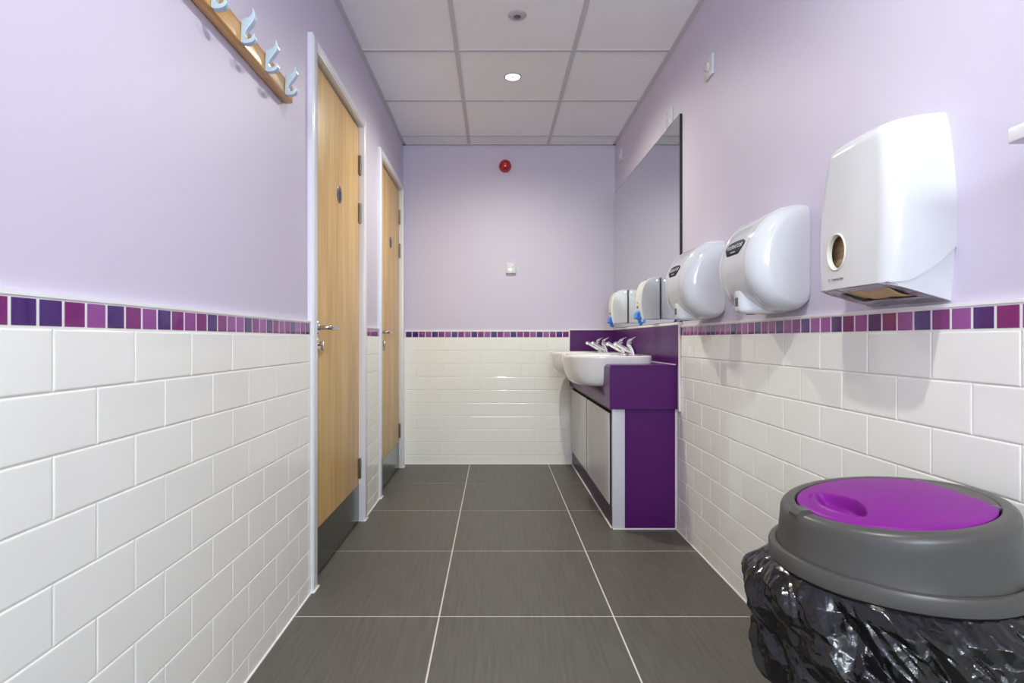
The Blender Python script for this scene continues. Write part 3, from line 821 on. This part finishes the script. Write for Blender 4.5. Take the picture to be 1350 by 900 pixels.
# grey segment beyond the hinge chord
seg = [(math.acos(CH/.1476)*(k/12*2-1)) for k in range(13)]
mb = MB(); bot = []; topv = []
for a in seg:
    x, y = BX+.1476*math.cos(a), BY+.1476*math.sin(a); topv.append((x, y, ztop(x)+.0005)); bot.append((x, y, ztop(x)-.014))
n = len(seg); mb.add(topv+bot, [tuple(range(n)), tuple(reversed(range(n, 2*n)))]+[(i, (i+1) % n, n+(i+1) % n, n+i) for i in range(n)])
mb.build('hinge_segment', M['lid_grey'], lid)
# flap: domed disc with a recessed leaf-shaped finger grip
mb = MB(); NR, NA = 120, 240; RF = .1455
gx_, gy_, gl, gw = BX-.090, BY, .074, .030
def flapz(x, y):
    r = math.hypot(x-BX, y-BY)/RF
    z = ztop(x)+.0015+.007*(1-min(1, r)**2)
    z -= .003*max(0, (r-.95)/.05)**2
    u = (y-gy_)/gl
    if abs(u) < 1:
        half = gw*(1-u*u); s = (x-gx_)
        c0, c1 = -half*.80-.002, half*1.05
        if c0 < s < c1:
            k = min(1, (c1-s)/.0050); l = min(1, (s-c0)/.020)
            z -= .024*k*l*(1-abs(u)**4)
            # moulded step along the outer side of the grip
        if -half*.80-.011 < s < -half*.80-.005 and abs(u) < .93: z -= .0022
    return z
vs = [(BX, BY, flapz(BX, BY))]; fs = []
for i in range(1, NR+1):
    for j in range(NA):
        a = j*2*math.pi/NA; r = RF*i/NR; x = BX+r*math.cos(a); y = BY+r*math.sin(a)
        x = min(x, BX+CH-.001)
        vs.append((x, y, flapz(x, y)))
for j in range(NA): fs.append((0, 1+j, 1+(j+1) % NA))
for i in range(1, NR):
    for j in range(NA):
        a = 1+(i-1)*NA+j; b = 1+(i-1)*NA+(j+1) % NA; fs.append((a, a+NA, b+NA, b))
rim0 = len(vs)
for j in range(NA):
    x, y, z = vs[1+(NR-1)*NA+j]; vs.append((x, y, z-.006))
for j in range(NA):
    a = 1+(NR-1)*NA+j; b = 1+(NR-1)*NA+(j+1) % NA; fs.append((a, rim0+j, rim0+(j+1) % NA, b))
mb.add(vs, fs); mb.build('flap', M['lid_purple'], lid, ang=60)
for s in (-1, 1):
    mb = MB(); y = BY+s*.086; x = BX+CH-.002
    mb.box(x-.006, x+.005, y-.006, y+.006, ztop(x)-.006, ztop(x)+.0022, 0, .001); mb.build('hinge_pin', M['sensor_dark'], lid)
mb = MB(); f = lambda a, b, w_: (BX-a, BY+w_, b)
zt = ztop(BX-.158)
mb.prism([(.147, zt-.001), (.147, zt+.004), (.152, zt+.0065), (.166, zt+.0050), (.1735, zt-.003), (.1735, zt-.009), (.150, zt-.006)], f, -.016, .010)
mb.build('latch_tab', M['lid_grey'], lid)

# ------------------------------------------------------------------ bin liner: crinkled polythene cuff
def linear_interp(tbl, x):
    for i in range(len(tbl)-1):
        if x <= tbl[i+1][0]:
            k = (x-tbl[i][0])/(tbl[i+1][0]-tbl[i][0]); k = max(0, k); return tbl[i][1]+(tbl[i+1][1]-tbl[i][1])*k
    return tbl[-1][1]
NT, NZ = 720, 170
Rp = [(0, .176), (.06, .196), (.16, .214), (.28, .224), (.48, .228), (.66, .222), (.80, .210), (.92, .196), (1, .178)]
def hsh(i, j, s_):
    n_ = (i*374761393+j*668265263+s_*974634777) & 0xffffffff
    n_ = ((n_ ^ (n_ >> 13))*1274126177) & 0xffffffff
    return ((n_ ^ (n_ >> 16)) & 0xffff)/65535.0
def facet(u, v, per, s_):
    """piecewise-planar random height field (period per in u)"""
    i, j = math.floor(u), math.floor(v); fu, fv = u-i, v-j
    h = lambda a, b: hsh((i+a) % per, j+b, s_)
    if hsh(i % per, j, s_+50) > .5:
        if fu+fv < 1: return h(0, 0)*(1-fu-fv)+h(1, 0)*fu+h(0, 1)*fv
        return h(1, 1)*(fu+fv-1)+h(0, 1)*(1-fu)+h(1, 0)*(1-fv)
    if fu > fv: return h(0, 0)*(1-fu)+h(1, 0)*(fu-fv)+h(1, 1)*fv
    return h(0, 0)*(1-fv)+h(0, 1)*(fv-fu)+h(1, 1)*fu
vs = []; fs = []
for j in range(NZ+1):
    v = j/NZ
    for i in range(NT):
        a = i*2*math.pi/NT; ca, sa = math.cos(a), math.sin(a)
        hem = .335+.022*noise.noise(Vector((ca*1.7, sa*1.7, 3.1)))+.008*noise.noise(Vector((ca*6, sa*6, 7)))
        z = .556+(hem-.556)*v
        r = linear_interp(Rp, v)
        wv = noise.noise_vector(Vector((ca*1.4, sa*1.4, z*7)))
        wf = noise.noise_vector(Vector((ca*4, sa*4, z*20)))
        t_ = a/(2*math.pi); zz = (z-.34)/.2
        sh = .095*zz                                       # the folds run slanting downwards
        c1 = facet((t_+sh+.03*wv.x)*20, zz*2.3+.5*wv.y+7, 20, 1)
        c2 = facet((t_+sh*1.3+.02*wv.z)*44, zz*4.2+.6*wv.x+3, 44, 2)
        c3 = facet((t_+sh*.7+.006*wf.x)*104, zz*9+.3*wf.y+5, 104, 3)
        c4 = facet((t_-sh*.5+.004*wf.y)*190, zz*20+.3*wf.z+2, 190, 4)
        amp = min(1, v*6)
        dr = .044*(c1-.5)+.022*(c2-.5)+.0065*(c3-.5)+.0016*(c4-.5)+.006*wv.z
        c5 = facet((t_+sh*1.6+.01*wv.y)*30, zz*2.0+.4*wv.z+9, 30, 5)
        dr += .0042*max(0, 1-abs(c5-.5)*16)+.0026*max(0, 1-abs(c2-.42)*12)
        g = math.exp(-((a-2.62)/.20)**2)*math.exp(-((v-.20)/.11)**2)
        r2 = r+dr*amp+.014*g
        lim = (.903-BX)/max(ca, 1e-6) if ca > 0 else 9
        r2 = min(r2, lim-.002) if r2 > lim else r2
        vs.append((BX+r2*ca, BY+r2*sa, z))
for j in range(NZ):
    for i in range(NT):
        k = (i+1) % NT; fs.append((j*NT+i, j*NT+k, (j+1)*NT+k, (j+1)*NT+i))
mb = MB(); mb.add(vs, fs)
bg = mb.build('bin_liner', M['bag'], None, ang=13, loc=(BX, BY, .45))
tag(bg, 'crinkled black plastic liner folded out under the grey lid of the bin', 'bin liner')
so = bg.modifiers.new('s', 'SOLIDIFY'); so.thickness = .0006; so.offset = -1
nt = M['bag'].node_tree; b = nt.nodes['Principled BSDF']
tc = nt.nodes.new('ShaderNodeTexCoord'); n1 = nt.nodes.new('ShaderNodeTexNoise'); n1.inputs['Scale'].default_value = 60; n1.inputs['Detail'].default_value = 3; n1.inputs['Distortion'].default_value = 1.2
bp = nt.nodes.new('ShaderNodeBump'); bp.inputs['Strength'].default_value = .3; bp.inputs['Distance'].default_value = .003
nt.links.new(tc.outputs['Object'], n1.inputs[0]); nt.links.new(n1.outputs[0], bp.inputs['Height']); nt.links.new(bp.outputs[0], b.inputs['Normal'])
